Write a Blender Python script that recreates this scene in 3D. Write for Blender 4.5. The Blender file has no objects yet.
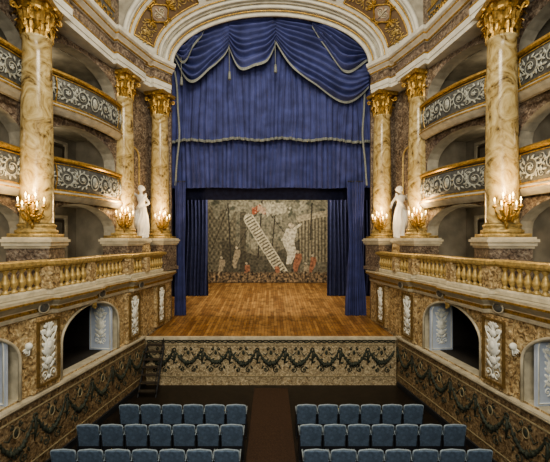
import bpy, bmesh, math, random
from mathutils import Vector, Matrix, noise
from mathutils.geometry import tessellate_polygon
random.seed(7)
C=bpy.context.scene.collection
pi=math.pi
# ------------------------------------------------------------------ materials
def newmat(n):
    m=bpy.data.materials.new(n); m.use_nodes=True
    nt=m.node_tree; b=nt.nodes['Principled BSDF']; return m,nt,b
def ramp(nt,cols,pos=None):
    r=nt.nodes.new('ShaderNodeValToRGB'); e=r.color_ramp.elements
    n=len(cols); pos=pos or [i/(n-1) for i in range(n)]
    e[0].position=pos[0]; e[0].color=(*cols[0],1); e[1].position=pos[-1]; e[1].color=(*cols[-1],1)
    for i in range(1,n-1):
        k=e.new(pos[i]); k.color=(*cols[i],1)
    return r
def marble(n,cols,scale=3,rough=.35,pos=None,dist=1.5,chip=0,bump=0,stretch=None):
    m,nt,b=newmat(n); N=nt.nodes; L=nt.links
    tc=N.new('ShaderNodeTexCoord'); src=tc.outputs['Object']
    if stretch:
        mp=N.new('ShaderNodeMapping'); mp.inputs['Scale'].default_value=stretch; L.new(src,mp.inputs[0]); src=mp.outputs[0]
    t=N.new('ShaderNodeTexNoise'); t.inputs['Scale'].default_value=scale; t.inputs['Detail'].default_value=8
    t.inputs['Roughness'].default_value=.62; t.inputs['Distortion'].default_value=dist
    L.new(src,t.inputs['Vector'])
    r=ramp(nt,cols,pos); L.new(t.outputs[0],r.inputs[0]); out=r.outputs[0]
    if chip:
        v=N.new('ShaderNodeTexVoronoi'); v.inputs['Scale'].default_value=scale*3.2; L.new(src,v.inputs['Vector'])
        hs=N.new('ShaderNodeSeparateColor'); L.new(v.outputs['Color'],hs.inputs[0])
        r2=ramp(nt,[(.45,.42,.4),(1,1,1),(1.5,1.45,1.4)]); L.new(hs.outputs[0],r2.inputs[0])
        mx=N.new('ShaderNodeMix'); mx.data_type='RGBA'; mx.blend_type='MULTIPLY'; mx.inputs[0].default_value=chip
        L.new(out,mx.inputs[6]); L.new(r2.outputs[0],mx.inputs[7]); out=mx.outputs[2]
    L.new(out,b.inputs['Base Color']); b.inputs['Roughness'].default_value=rough
    return m
def plain(n,col,rough=.5,metal=0,var=.15,scale=6,emit=0):
    m,nt,b=newmat(n); N=nt.nodes; L=nt.links
    tc=N.new('ShaderNodeTexCoord'); t=N.new('ShaderNodeTexNoise'); t.inputs['Scale'].default_value=scale; t.inputs['Detail'].default_value=4
    L.new(tc.outputs['Object'],t.inputs['Vector'])
    lo=tuple(c*(1-var) for c in col); hi=tuple(min(1,c*(1+var)) for c in col)
    r=ramp(nt,[lo,hi],[.3,.7]); L.new(t.outputs[0],r.inputs[0]); L.new(r.outputs[0],b.inputs['Base Color'])
    b.inputs['Roughness'].default_value=rough; b.inputs['Metallic'].default_value=metal
    if emit: b.inputs['Emission Color'].default_value=(*col,1); b.inputs['Emission Strength'].default_value=emit
    return m
M={}
M['lowwall']=marble('tan_scagliola',[(.09,.055,.028),(.34,.24,.125),(.54,.43,.25),(.72,.63,.44)],6,.35,[.35,.46,.56,.7],2,chip=.6)
M['dado']=marble('painted_dado_stone',[(.04,.026,.015),(.16,.112,.065),(.27,.205,.125),(.42,.35,.24)],7,.5,[.34,.46,.57,.72],2,chip=.6)
M['apron']=marble('painted_apron_stone',[(.14,.10,.06),(.36,.29,.18),(.54,.46,.31),(.70,.63,.47)],8,.5,[.34,.46,.57,.72],2,chip=.55)
M['col']=marble('yellow_marble',[(.09,.055,.022),(.34,.25,.105),(.52,.415,.205),(.68,.585,.35)],1.8,.24,[.34,.43,.55,.72],2.6)
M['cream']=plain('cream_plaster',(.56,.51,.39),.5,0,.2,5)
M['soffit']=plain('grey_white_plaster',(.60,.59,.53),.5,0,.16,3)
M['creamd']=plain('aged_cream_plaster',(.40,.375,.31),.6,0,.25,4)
M['pier']=marble('warm_brown_marble',[(.04,.028,.021),(.135,.10,.076),(.25,.205,.16),(.42,.37,.30)],6,.32,[.33,.45,.56,.7],2,chip=.6)
M['gold']=plain('gilding',(.42,.27,.08),.40,.62,.5,16)
M['goldcream']=plain('gilded_stucco',(.47,.345,.14),.45,.32,.4,14)
M['framegold']=plain('dark_gilt_frame',(.20,.13,.05),.5,.3,.3,12)
M['white']=plain('white_stucco',(.84,.85,.79),.5,0,.08,8)
M['silver']=plain('silver_grey_relief',(.36,.37,.33),.5,.05,.35,14)
M['statue']=plain('white_marble',(.88,.86,.80),.4,0,.06,6)
M['panel']=marble('slate_box_panel',[(.022,.024,.028),(.065,.07,.072),(.13,.13,.12),(.25,.23,.19)],9,.4,None,1)
M['archpanel']=marble('rust_brown_arch_panel',[(.07,.045,.028),(.16,.11,.07),(.25,.19,.125)],6,.5,None,1)
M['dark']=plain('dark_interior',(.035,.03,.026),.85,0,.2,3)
M['boxback']=plain('box_interior_plaster',(.24,.22,.18),.8,0,.25,2)
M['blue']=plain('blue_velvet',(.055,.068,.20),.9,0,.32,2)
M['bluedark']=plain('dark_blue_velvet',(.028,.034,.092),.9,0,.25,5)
M['blueswag']=plain('blue_velvet_swag',(.060,.074,.21),.9,0,.32,2)
M['fringe']=plain('silver_fringe',(.19,.205,.20),.7,.1,.4,40)
M['seatblue']=plain('seat_upholstery',(.095,.14,.21),.85,0,.3,14)
M['seatrim']=plain('seat_pale_rim',(.29,.36,.43),.7,0,.2,20)
M['seatdark']=plain('seat_dark_frame',(.02,.022,.028),.5,0,.2,10)
M['paledoor']=plain('pale_blue_paint',(.50,.57,.70),.5,0,.08,5)
M['garl']=plain('grey_green_garland',(.038,.048,.036),.7,0,.6,14)
M['garlite']=plain('ochre_line',(.34,.29,.18),.6,0,.3,14)
M['step']=plain('dark_stair_wood',(.055,.045,.035),.5,0,.3,8)
M['carpet']=marble('brown_carpet',[(.035,.019,.012),(.065,.036,.021)],30,.95,[.4,.6],0)
M['floor']=marble('parquet_dark',[(.010,.008,.006),(.025,.018,.013)],4,.5,[.35,.65],1)
M['candle']=plain('candle_wax',(.9,.85,.7),.5)
M['flame']=plain('flame',(1,.72,.32),.5,0,.02,3,emit=14)
M['doorwood']=plain('door_wood',(.05,.042,.034),.5,0,.25,6)
M['doorpanel']=plain('door_panel_paint',(.13,.125,.105),.5,0,.2,6)
M['paint']=marble('painted_medallion',[(.12,.07,.05),(.32,.20,.13),(.24,.24,.22),(.50,.41,.30)],6,.5,None,1.2)
def plankmat():
    m,nt,b=newmat('stage_planks'); N=nt.nodes; L=nt.links
    tc=N.new('ShaderNodeTexCoord'); mp=N.new('ShaderNodeMapping'); mp.inputs['Rotation'].default_value=(0,0,pi/2); L.new(tc.outputs['Object'],mp.inputs[0])
    br=N.new('ShaderNodeTexBrick'); L.new(mp.outputs[0],br.inputs['Vector']); br.inputs['Scale'].default_value=1
    br.inputs['Brick Width'].default_value=1.3; br.inputs['Row Height'].default_value=.12; br.inputs['Mortar Size'].default_value=.006
    br.inputs['Color1'].default_value=(.23,.115,.038,1); br.inputs['Color2'].default_value=(.43,.25,.095,1); br.inputs['Mortar'].default_value=(.09,.045,.018,1)
    t=N.new('ShaderNodeTexNoise'); t.inputs['Scale'].default_value=2.2; t.inputs['Detail'].default_value=12; t.inputs['Roughness'].default_value=.8; L.new(tc.outputs['Object'],t.inputs['Vector'])
    r=ramp(nt,[(.32,.30,.27),(.9,.88,.86),(1.35,1.32,1.25)],[.36,.5,.66]); L.new(t.outputs[0],r.inputs[0])
    mx=N.new('ShaderNodeMix'); mx.data_type='RGBA'; mx.blend_type='MULTIPLY'; mx.inputs[0].default_value=.85
    L.new(br.outputs[0],mx.inputs[6]); L.new(r.outputs[0],mx.inputs[7]); L.new(mx.outputs[2],b.inputs['Base Color']); b.inputs['Roughness'].default_value=.5
    return m
M['planks']=plankmat()
def attrmat():
    m,nt,b=newmat('painted_canvas'); N=nt.nodes; L=nt.links
    a=N.new('ShaderNodeAttribute'); a.attribute_name='paint'; L.new(a.outputs['Color'],b.inputs['Base Color']); b.inputs['Roughness'].default_value=.9
    return m
M['canvas']=attrmat()
# ------------------------------------------------------------------ mesh builder
class MB:
    def __init__(s): s.v=[]; s.f=[]; s.mi=[]
    def add(s,vs,fs,mi=0):
        o=len(s.v); s.v+= [tuple(p) for p in vs]; s.f+=[tuple(i+o for i in f) for f in fs]; s.mi+=[mi]*len(fs); return s
    def box(s,c,d,mi=0):
        x,y,z=c; a,b,e=d[0]/2,d[1]/2,d[2]/2
        vs=[(x+i*a,y+j*b,z+k*e) for i in(-1,1) for j in(-1,1) for k in(-1,1)]
        return s.add(vs,[(0,1,3,2),(4,6,7,5),(0,4,5,1),(2,3,7,6),(0,2,6,4),(1,5,7,3)],mi)
    def lathe(s,prof,seg=16,c=(0,0,0),mi=0,flute=0):
        vs=[];fs=[]; n=len(prof)
        for r,z in prof:
            for k in range(seg):
                a=2*pi*k/seg; vs.append((c[0]+r*math.cos(a),c[1]+r*math.sin(a),c[2]+z))
        for i in range(n-1):
            for k in range(seg):
                k2=(k+1)%seg; fs.append((i*seg+k,i*seg+k2,(i+1)*seg+k2,(i+1)*seg+k))
        fs.append(tuple(range(seg))); fs.append(tuple((n-1)*seg+k for k in range(seg)))
        return s.add(vs,fs,mi)
    def tube(s,pts,r,seg=6,mi=0):
        pts=[Vector(p) for p in pts]; n=len(pts); rs=r if isinstance(r,(list,tuple)) else [r]*n
        vs=[];fs=[]; up=Vector((0.13,1,0.07)).normalized()
        for i,p in enumerate(pts):
            t=(pts[min(i+1,n-1)]-pts[max(i-1,0)])
            if t.length<1e-9: t=Vector((0,0,1))
            t.normalize(); a=t.cross(up)
            if a.length<1e-3: a=t.cross(Vector((1,0,0)))
            a.normalize(); b=t.cross(a)
            for k in range(seg):
                g=2*pi*k/seg; vs.append(p+a*math.cos(g)*rs[i]+b*math.sin(g)*rs[i])
        for i in range(n-1):
            for k in range(seg):
                k2=(k+1)%seg; fs.append((i*seg+k,i*seg+k2,(i+1)*seg+k2,(i+1)*seg+k))
        fs.append(tuple(range(seg))); fs.append(tuple((n-1)*seg+k for k in range(seg)))
        return s.add(vs,fs,mi)
    def ell(s,c,r,seg=10,rings=6,mi=0,rot=0):
        vs=[];fs=[]
        cr,sr=math.cos(rot),math.sin(rot)
        for i in range(rings+1):
            ph=pi*i/rings
            for k in range(seg):
                a=2*pi*k/seg; x=r[0]*math.sin(ph)*math.cos(a); y=r[1]*math.sin(ph)*math.sin(a); z=r[2]*math.cos(ph)
                x,z=x*cr-z*sr,x*sr+z*cr
                vs.append((c[0]+x,c[1]+y,c[2]+z))
        for i in range(rings):
            for k in range(seg):
                k2=(k+1)%seg; fs.append((i*seg+k,(i+1)*seg+k,(i+1)*seg+k2,i*seg+k2))
        return s.add(vs,fs,mi)
    def poly(s,loops,y0,y1,mi=0,miside=None,mihole=None):
        miside=mi if miside is None else miside; mihole=miside if mihole is None else mihole
        flat=[p for l in loops for p in l]; n=len(flat)
        tri=tessellate_polygon([[Vector((p[0],p[1],0)) for p in l] for l in loops])
        o=len(s.v); s.v+=[(p[0],y0,p[1]) for p in flat]+[(p[0],y1,p[1]) for p in flat]
        for t in tri:
            s.f.append(tuple(o+i for i in t)); s.mi.append(mi); s.f.append(tuple(o+n+i for i in reversed(t))); s.mi.append(mi)
        b=0
        for li,l in enumerate(loops):
            for i in range(len(l)):
                j=(i+1)%len(l); s.f.append((o+b+i,o+b+j,o+n+b+j,o+n+b+i)); s.mi.append(miside if li==0 else mihole)
            b+=len(l)
        return s
    def sweep(s,path,prof,side=-1,mi=0,closed=True):
        P=[Vector(p) for p in path]; n=len(P); vs=[];fs=[]; m=len(prof)
        for i,p in enumerate(P):
            d0=(P[i]-P[i-1]).normalized() if i>0 else None; d1=(P[i+1]-P[i]).normalized() if i<n-1 else None
            d0=d0 or d1; d1=d1 or d0
            n0=Vector((d0.y,-d0.x)); n1=Vector((d1.y,-d1.x)); nn=(n0+n1).normalized(); nn=nn/max(.35,nn.dot(n0))
            for o,z in prof:
                q=p+nn*o; vs.append((q.x*(-side),q.y,z))
        for i in range(n-1):
            for k in range(m if closed else m-1):
                k2=(k+1)%m; fs.append((i*m+k,i*m+k2,(i+1)*m+k2,(i+1)*m+k))
        if closed:
            fs.append(tuple(range(m))); fs.append(tuple((n-1)*m+k for k in range(m)))
        return s.add(vs,fs,mi)
    def grid(s,fn,nu,nv,mi=0):
        vs=[fn(i/nu,j/nv) for j in range(nv+1) for i in range(nu+1)]
        fs=[(j*(nu+1)+i,j*(nu+1)+i+1,(j+1)*(nu+1)+i+1,(j+1)*(nu+1)+i) for j in range(nv) for i in range(nu)]
        return s.add(vs,fs,mi)
    def map(s,fn): s.v=[tuple(fn(*p)) for p in s.v]; return s
    def mesh(s,name,mats,smooth=False,recalc=True):
        me=bpy.data.meshes.new(name); me.from_pydata(s.v,[],s.f)
        for m in (mats if isinstance(mats,(list,tuple)) else [mats]): me.materials.append(M[m] if isinstance(m,str) else m)
        for p,k in zip(me.polygons,s.mi): p.material_index=k; p.use_smooth=smooth
        if recalc:
            bm=bmesh.new(); bm.from_mesh(me); bmesh.ops.recalc_face_normals(bm,faces=bm.faces[:]); bm.to_mesh(me); bm.free()
        me.update(); return me
def obj(name,me,parent=None,loc=(0,0,0),rz=0,label=None,cat=None,kind=None,group=None):
    o=bpy.data.objects.new(name,me); C.objects.link(o); o.location=loc; o.rotation_euler=(0,0,rz)
    if parent: o.parent=parent
    if label:o['label']=label
    if cat:o['category']=cat
    if kind:o['kind']=kind
    if group:o['group']=group
    return o
def thing(name,label,cat,loc=(0,0,0),rz=0,group=None):
    o=obj(name,None,None,loc,rz,label,cat,None,group); o.empty_display_size=.2; return o
def part(root,name,mb,mat,smooth=False,label=None,world=False,loc=(0,0,0)):
    if world:
        L=root.location; mb.v=[(p[0]-L.x,p[1]-L.y,p[2]-L.z) for p in mb.v]
    return obj(name,mb.mesh(name,mat,smooth),root,loc,label=label)
def recentre(o):
    vs=[v.co for v in o.data.vertices]
    c=Vector(((min(v.x for v in vs)+max(v.x for v in vs))/2,(min(v.y for v in vs)+max(v.y for v in vs))/2,min(v.z for v in vs)))
    o.data.transform(Matrix.Translation(-c)); o.location=c; return o
def struct(name,mb,mat,smooth=False,loc=None,rz=0,label=None,cat='wall'):
    o=obj(name,mb.mesh(name,mat,smooth),None,loc or (0,0,0),rz,label or name.replace('_',' '),cat,'structure')
    if loc is None: recentre(o)
    return o
def copy_thing(root,loc,rz,**props):
    r=root.copy(); r.location=loc; r.rotation_euler=(0,0,rz); C.objects.link(r)
    for k,v in props.items(): r[k]=v
    def rec(a,b):
        for c in a.children:
            d=c.copy(); d.parent=b; C.objects.link(d); rec(c,d)
    rec(root,r); return r
def bevel(o,w=.01,seg=2):
    m=o.modifiers.new('bevel','BEVEL'); m.width=w; m.segments=seg; m.limit_method='ANGLE'; return o
def arch_loop(u0,u1,z0,z1,rise,n=14):
    c=(u0+u1)/2; a=(u1-u0)/2
    return [(u0,z0),(u1,z0)]+[(c+a*math.cos(pi*k/n),z1-rise+rise*math.sin(pi*k/n)) for k in range(n+1)]
def wf(side,pn,pf):
    if side<0: a,b=Vector(pn),Vector(pf)
    else: a,b=Vector((-pf[0],pf[1])),Vector((-pn[0],pn[1]))
    d=b-a; L=d.length; ang=math.atan2(d.y,d.x)
    fu=(lambda u:u) if side<0 else (lambda u:L-u)
    return a,ang,L,fu
def at(a,ang,u,out=0,z=0):
    return (a.x+math.cos(ang)*u+math.sin(ang)*out, a.y+math.sin(ang)*u-math.cos(ang)*out, z)
def pl(name,loc,e,col=(1,.70,.38),r=.12):
    l=bpy.data.lights.new(name,'POINT'); l.energy=e; l.color=col; l.shadow_soft_size=r
    o=bpy.data.objects.new(name,l); C.objects.link(o); o.location=loc; return o
# ------------------------------------------------------------------ ornaments
def spiral(mb,cx,cz,r,turns=1.6,sg=1,a0=0,y=-.02,rad=.018,n=22):
    pts=[];rs=[]
    for i in range(n+1):
        t=i/n; a=a0+sg*turns*2*pi*t; rr=r*(1-t)**.8+.01
        pts.append((cx+rr*math.cos(a),y-.01*t,cz+rr*math.sin(a))); rs.append(rad*(1.1-.5*t))
    mb.tube(pts,rs,5)
    mb.ell((cx,y-.012,cz),(rad*1.7,rad*1.2,rad*1.7),6,4)
def leaf2(mb,x,z,ang,l=.12,w=.035,y=-.02):
    mb.ell((x+math.cos(ang)*l*.5,y,z+math.sin(ang)*l*.5),(l*.5,.016,w),8,5,rot=ang)
def rinceau(mb,w,h,y=-.02,rad=.018,z0=0,lv=9,dense=False):
    r=h*.34; n=max(1,round((w/2-h*.35)/(r*2.25)))
    stp=(w/2-h*.35)/n
    mb.tube([(h*.26*math.cos(2*pi*k/16),y,z0+h*.36*math.sin(2*pi*k/16)) for k in range(17)],rad*1.1,5)
    mb.ell((0,y,z0),(h*.17,.03,h*.25),10,6)
    if dense: mb.ell((0,y-.02,z0+h*.02),(h*.08,.03,h*.12),8,5)
    for s in(-1,1):
        for i in range(n):
            cx=s*(h*.35+stp*(i+.5)); up=1 if i%2==0 else -1
            spiral(mb,cx,z0+up*h*.03,r,1.7,-s*up,(-pi/2*up),y,rad)
            for k in range(lv):
                a=2*pi*k/lv+.4; leaf2(mb,cx+r*.85*math.cos(a),z0+r*.85*math.sin(a),a+s*.7,h*.22,h*.048,y)
            if dense:
                for q in(-1,1):
                    spiral(mb,cx+s*stp*.5,z0+q*h*.30,r*.38,1.2,q*s,pi/2,y,rad*.8,12)
                    leaf2(mb,cx+s*stp*.5,z0+q*h*.05,q*pi/2,h*.2,h*.05,y)
                for k in range(5): leaf2(mb,cx,z0+up*h*.03,2*pi*k/5,h*.12,h*.035,y-.01)
        mb.tube([(s*(h*.3+ (w/2-h*.35)*t),y,z0+h*.36*math.sin(t*n*pi)*.95) for t in [k/24 for k in range(25)]],rad*.8,5)
def trophy(mb,w,h,y=-.03):
    mb.tube([(0,y,-h*.46),(0,y,h*.46)],.016,6)
    for s in(-1,1):
        mb.tube([(-s*w*.36,y,-h*.3),(s*w*.36,y-.01,h*.34)],.014,5)
        mb.ell((s*w*.37,y,h*.36),(.03,.02,.06),8,5,rot=-s*.5)
        spiral(mb,s*w*.22,h*.40-h*.03,w*.14,1.3,s,pi/2,y,.013)
        spiral(mb,s*w*.22,-h*.38,w*.15,1.3,-s,-pi/2,y,.013)
        for k in range(6):
            z=-h*.30+k*h*.115; leaf2(mb,s*.02,z,pi/2-s*(.85),w*.42,w*.07,y)
    mb.ell((0,y,h*.08),(w*.26,.04,h*.15),14,8)
    mb.ell((0,y-.02,h*.10),(w*.13,.04,h*.08),12,6)
    mb.ell((0,y,h*.30),(w*.16,.04,h*.06),12,6)
    mb.ell((0,y,-h*.16),(w*.20,.035,h*.07),12,6)
    mb.ell((0,y,-h*.43),(w*.08,.03,h*.04),10,6)
    for k in range(5):
        a=pi*(.1+.2*k); leaf2(mb,.03*math.cos(a),h*.42,a,w*.24,w*.06,y)
def acanthus(mb,a,r0,z0,h,curl,w):
    ca,sa=math.cos(a),math.sin(a); rows=7; vs=[];fs=[]
    for i in range(rows):
        t=i/(rows-1)
        rr=r0+.03+curl*(t**2.6); zz=z0+h*(math.sin(t*pi*.62)/math.sin(pi*.5))*(1 if t<.82 else 1-(t-.82)*.9)
        ww=w*(.75+.5*math.sin(t*pi))*(1-.75*t**4); jag=.82 if i%2 else 1.1
        for k in(-2,-1,0,1,2):
            off=k/2*ww*jag; dr=.02*(1 if k==0 else (-.5 if abs(k)==1 else .6))
            R=rr+dr
            vs.append((R*ca-off*sa,R*sa+off*ca,zz-(.02 if abs(k)==2 else 0)))
    for i in range(rows-1):
        for k in range(4): fs.append((i*5+k,i*5+k+1,(i+1)*5+k+1,(i+1)*5+k))
    mb.add(vs,fs)
# ------------------------------------------------------------------ key plan lines
def WX(y): return -(4.5+(13-y)*.1306)
LOW=[(WX(3.0),3.0),(WX(13),13.0),(-4.1,15.2)]
ST_=.15
def sh_(y,o):  # point on lower wall line offset into the room
    return (WX(y)+o*.9915,y-o*.13)
LOWS=[(WX(3.0),3.0),sh_(8.55,0),sh_(8.57,ST_),sh_(9.95,ST_),sh_(9.97,0),sh_(12.0,0),sh_(12.02,ST_),(WX(13)+ST_,13.0),(-4.1,15.2)]
UP=((-7.7,4.7),(-5.3,13.1))
COLS=[(-5.85,9.25),(-5.27,13.2),(-4.5,15.0)]
STAGEZ=lambda y:1.7+.073*(y-13)
# ------------------------------------------------------------------ floor etc
struct('floor',MB().box((0,6,-.05),(17,22,.1)),'floor',label='dark wooden auditorium floor',cat='floor')
mb=MB().box((0,6.2,.012),(1.15,13,.024)); o=obj('aisle_carpet',mb.mesh('aisle_carpet','carpet'),None,(0,0,0),0,'red-brown carpet runner in the aisle between seat blocks','carpet')
struct('ceiling',MB().box((0,5,16.1),(17,17,.2)),'cream',label='cream plaster auditorium ceiling',cat='ceiling')
OPEN=[(4.6,7.62),(8.84,11.35)]
door_n=0
for side,sn in((-1,'left'),(1,'right')):
    a,ang,L,fu=wf(side,LOW[0],LOW[1])
    cosw=(LOW[1][1]-LOW[0][1])/L
    uy=lambda y:fu((y-3.0)/cosw)
    loops=[[(0,0),(L,0),(L,3.42),(0,3.42)]]
    for y0,y1 in OPEN:
        u0,u1=sorted((uy(y0),uy(y1))); loops.append(arch_loop(u0,u1,1.8,3.38,.75))
    mb=MB().poly(loops,0,.3,0,0,1); struct('wall_'+sn,mb,['lowwall','cream'],loc=(a.x,a.y,0),rz=ang,label='tan marbled side wall with arched openings below the gallery')
    for k,(y0,y1) in enumerate(OPEN):
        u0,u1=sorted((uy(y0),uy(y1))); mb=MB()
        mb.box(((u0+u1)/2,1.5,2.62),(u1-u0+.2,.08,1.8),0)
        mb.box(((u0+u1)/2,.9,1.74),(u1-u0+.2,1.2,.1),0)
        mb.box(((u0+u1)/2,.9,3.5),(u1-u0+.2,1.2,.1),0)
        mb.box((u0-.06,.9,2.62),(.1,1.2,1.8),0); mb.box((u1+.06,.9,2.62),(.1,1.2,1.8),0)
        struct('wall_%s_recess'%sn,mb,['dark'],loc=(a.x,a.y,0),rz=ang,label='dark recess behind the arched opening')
        farx=u1-.27 if side<0 else u0+.27
        R=thing('open_door_leaf','pale blue arched door leaf with white carved trophy, standing open','door',at(a,ang,farx,-.37,1.8),ang)
        sgn=-1 if side<0 else 1
        WL=.72
        lpx=[(-WL/2,0),(WL/2,0),(WL/2,1.2)]+[(WL/2*math.cos(t*pi/10),1.2+.26*math.sin(t*pi/10)) for t in range(1,10)]+[(-WL/2,1.2)]
        mb=MB().poly([lpx],-.025,.025); mb.map(lambda x,y,z:(y,x,z)); part(R,'door_board',mb,'paledoor')
        mb=MB(); trophy(mb,.50,1.1,-.02)
        mb.map(lambda x,y,z:(sgn*(.01-y),x,z+.70)); part(R,'carved_trophy',mb,'white',True)
        lp=[(p[0]*.86,p[1]*.93+.05) for p in lpx]; lp.append(lp[0])
        mb=MB().tube([(sgn*.03,p[0],p[1]) for p in lp],.016,5); part(R,'door_moulding',mb,'white',True)
        mb=MB(); al=arch_loop(u0,u1,1.8,3.38,.75,18)[1:]+[(u0,1.8)]
        mb.tube([(p[0],-.04,p[1]) for p in al],.035,6)
        cx=(u0+u1)/2
        R=thing('arch_moulding','cream moulding framing the arched opening','moulding',at(a,ang,cx,.0,1.8),ang); mb.map(lambda x,y,z:(x-cx,y,z-1.8)); part(R,'archivolt',mb,'cream',True)
        mb=MB().ell((0,-.06,1.54),(.09,.06,.10),10,8); spiral(mb,0,1.46,.06,1,1,0,-.09,.015); part(R,'keystone',mb,'goldcream',True)
    b1,ang1,L1,fu1=wf(side,LOW[1],LOW[2])
    mb=MB().box((L1/2,.15,1.71),(L1,.3,3.42)); struct('wall_%s_apron'%sn,mb,'lowwall',loc=(b1.x,b1.y,0),rz=ang1,label='tan marbled wall beside the stage apron')
    R=thing('gallery_cornice','cream and gilt moulded gallery cornice stepping along the side wall','cornice',(side*4.8,9,3.43))
    mb=MB().sweep(LOWS,[(-.3,3.43),(.05,3.43),(.07,3.5),(.05,3.52),(.05,3.62),(.12,3.68),(.2,3.74),(.22,3.86),(-.3,3.86)],side); part(R,'cornice_body',mb,'cream',world=True)
    mb=MB().sweep(LOWS,[(.05,3.53),(.075,3.53),(.075,3.6),(.05,3.6)],side); part(R,'gilt_band',mb,'gold',world=True)
    mb=MB().sweep(LOWS,[(.2,3.76),(.235,3.76),(.235,3.80),(.2,3.80)],side); part(R,'gilt_band',mb,'gold',world=True)
    for k,(y,oo) in enumerate(((6.1,.08),(8.2,.08),(10.4,.08),(12.4,.23))):
        pos=at(a,ang,uy(y),oo,3.6)
        R=thing('cornice_medallion','grey oval stone medallion in a cream frame','medallion',pos,ang,'cornice medallions')
        part(R,'oval_stone',MB().ell((0,-.03,0),(.14,.04,.10),14,8),'panel',True)
        part(R,'oval_frame',MB().tube([(.15*math.cos(2*pi*k/20),-.03,.11*math.sin(2*pi*k/20)) for k in range(21)],.018,5),'cream',True)
    def panel(pos,rz,w=.62):
        R=thing('trophy_pilaster','marble pilaster panel with white stucco trophy in dark gilt frame','wall panel',pos,rz,'trophy pilasters')
        part(R,'pilaster_body',MB().box((0,-.05,.82),(w+.22,.1,1.62)),'lowwall')
        part(R,'panel_ground',MB().box((0,-.10,.83),(w,.02,1.38)),'apron')
        mb=MB()
        for sx in(-1,1): mb.box((sx*w*.5,-.12,.83),(.05,.06,1.43))
        for sz in(-1,1): mb.box((0,-.12,.83+sz*.69),(w-.05,.06,.05))
        part(R,'panel_frame',mb,'framegold')
        mb=MB(); trophy(mb,w*.98,1.3,-.13); mb.map(lambda x,y,z:(x,y,z+.83)); part(R,'trophy_relief',mb,'white',True)
    panel(at(a,ang,uy(8.32),0,1.78),ang); panel(at(a,ang,uy(12.2),0,1.78),ang,.62)
    panel(at(b1,ang1,fu1(1.15),0,STAGEZ(14.2)+.04),ang1,.5)
    panel(at(a,ang,uy(4.1),0,1.78),ang)
    R=thing('wall_bracket','small white carved shell bracket on the marbled wall','bracket',at(a,ang,uy(7.80),0,2.7),ang,'shell brackets')
    mb=MB().ell((0,-.08,.16),(.07,.08,.08),12,8); part(R,'globe',mb,'white',True)
    mb=MB()
    for k in range(7):
        g=pi+pi*(.08+.14*k); leaf2(mb,0,.12,g,.14,.022,-.05)
    mb.tube([(0,-.01,-.05),(0,-.09,-.02),(0,-.1,.1)],.016,6); part(R,'shell',mb,'white',True)
    # dado
    R=thing('painted_dado','mottled brown stone dado with dark painted garlands along the side wall','dado',(a.x,a.y,0),ang)
    Ld=L-.10; du=0 if side<0 else .10
    def strip(prof):
        n=len(prof); vs=[(du,-o_,z_) for o_,z_ in prof]+[(du+Ld,-o_,z_) for o_,z_ in prof]
        return MB().add(vs,[tuple(range(n)),tuple(range(n,2*n))]+[(i,(i+1)%n,n+(i+1)%n,n+i) for i in range(n)])
    part(R,'dado_body',strip([(.005,.002),(.1,.002),(.1,1.66),(.005,1.66)]),'dado')
    part(R,'dado_cap',strip([(.005,1.66),(.12,1.66),(.17,1.71),(.17,1.76),(.005,1.76)]),'cream')
    part(R,'dado_plinth',strip([(.1,.002),(.13,.002),(.13,.16),(.1,.18)]),'seatdark')
    def garlands(Lx,out,zc=1.0,per=.92,fat=1.0):
        m1=MB(); m2=MB(); n=int(Lx/per); p=Lx/n; rnd=random.Random(11)
        for i in range(n):
            c=(i+.5)*p; J_=lambda a=.03:rnd.uniform(-a,a)
            pts=[];rs=[]; sag=.46+J_(.05); sk=J_(.12); f1=rnd.uniform(0,6)
            for k in range(41):
                t=k/40*2-1; pts.append((c+t*p*.46,out,zc+.30-sag*(1-t*t)+.012*math.sin(k*1.3+f1)+sk*t*(1-t*t)*.3)); rs.append(fat*(.014+.034*(1-t*t))*(1+.35*math.sin(k*1.9+f1)+J_(.25)))
            m1.tube(pts,rs,6)
            for k in range(9):
                t=-.8+k*.2; leaf2(m1,c+t*p*.46,zc+.30-sag*(1-t*t),rnd.uniform(0,6.28),.11*fat,.02*fat,out)
            m1.tube([(c-p/2+.055*math.cos(2*pi*k/10),out,zc+.33+.055*math.sin(2*pi*k/10)) for k in range(11)],.016*fat,5)
            m1.tube([(c-p/2,out,zc+.3),(c-p/2+.02,out,zc+.1),(c-p/2-.01+J_(),out,zc-.2+J_())],[.016,.038*fat,.010],6)
            for k in range(4): leaf2(m1,c-p/2,zc+.22-.12*k,pi/2+(-1)**k*1.1+J_(.4),.13,.022*fat,out)
            for s in(-1,1):
                spiral(m1,c+s*p*.2+J_(),zc-.36+J_(),.09+J_(.02),1.3,s,pi/2,out,.012*fat,14)
                spiral(m1,c+s*p*.12,zc+.36,.05,1.1,s,pi/2,out,.011*fat,12)
                m1.tube([(c+s*p*.1,out,zc+.25),(c+s*p*.2,out,zc+.12+J_()),(c+s*p*.3,out,zc+.2)],[.008,.018*fat,.007],5)
                leaf2(m1,c,zc-.3,pi/2-s*.9,.14,.022,out); leaf2(m1,c+s*p*.34,zc-.34,pi/2+s*.6+J_(.4),.14,.022*fat,out)
            m2.tube([(c+.08*math.cos(2*pi*k/14),out,zc+.22+.11*math.sin(2*pi*k/14)) for k in range(15)],.012,5)
            m1.ell((c,out,zc+.22),(.05,.015,.08),8,5)
        m2.box((Lx/2,out,zc+.50),(Lx,.02,.03)); m2.box((Lx/2,out,zc-.60),(Lx,.02,.025))
        return m1,m2
    m1,m2=garlands(Ld,-.105,1.0,.93,1.1)
    tomap=lambda x,y,z:(x+du,y,z)
    m1.map(tomap); m2.map(tomap)
    part(R,'painted_garland',m1,'garl',True); part(R,'ochre_border',m2,'garlite')
    mb=MB()
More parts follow.
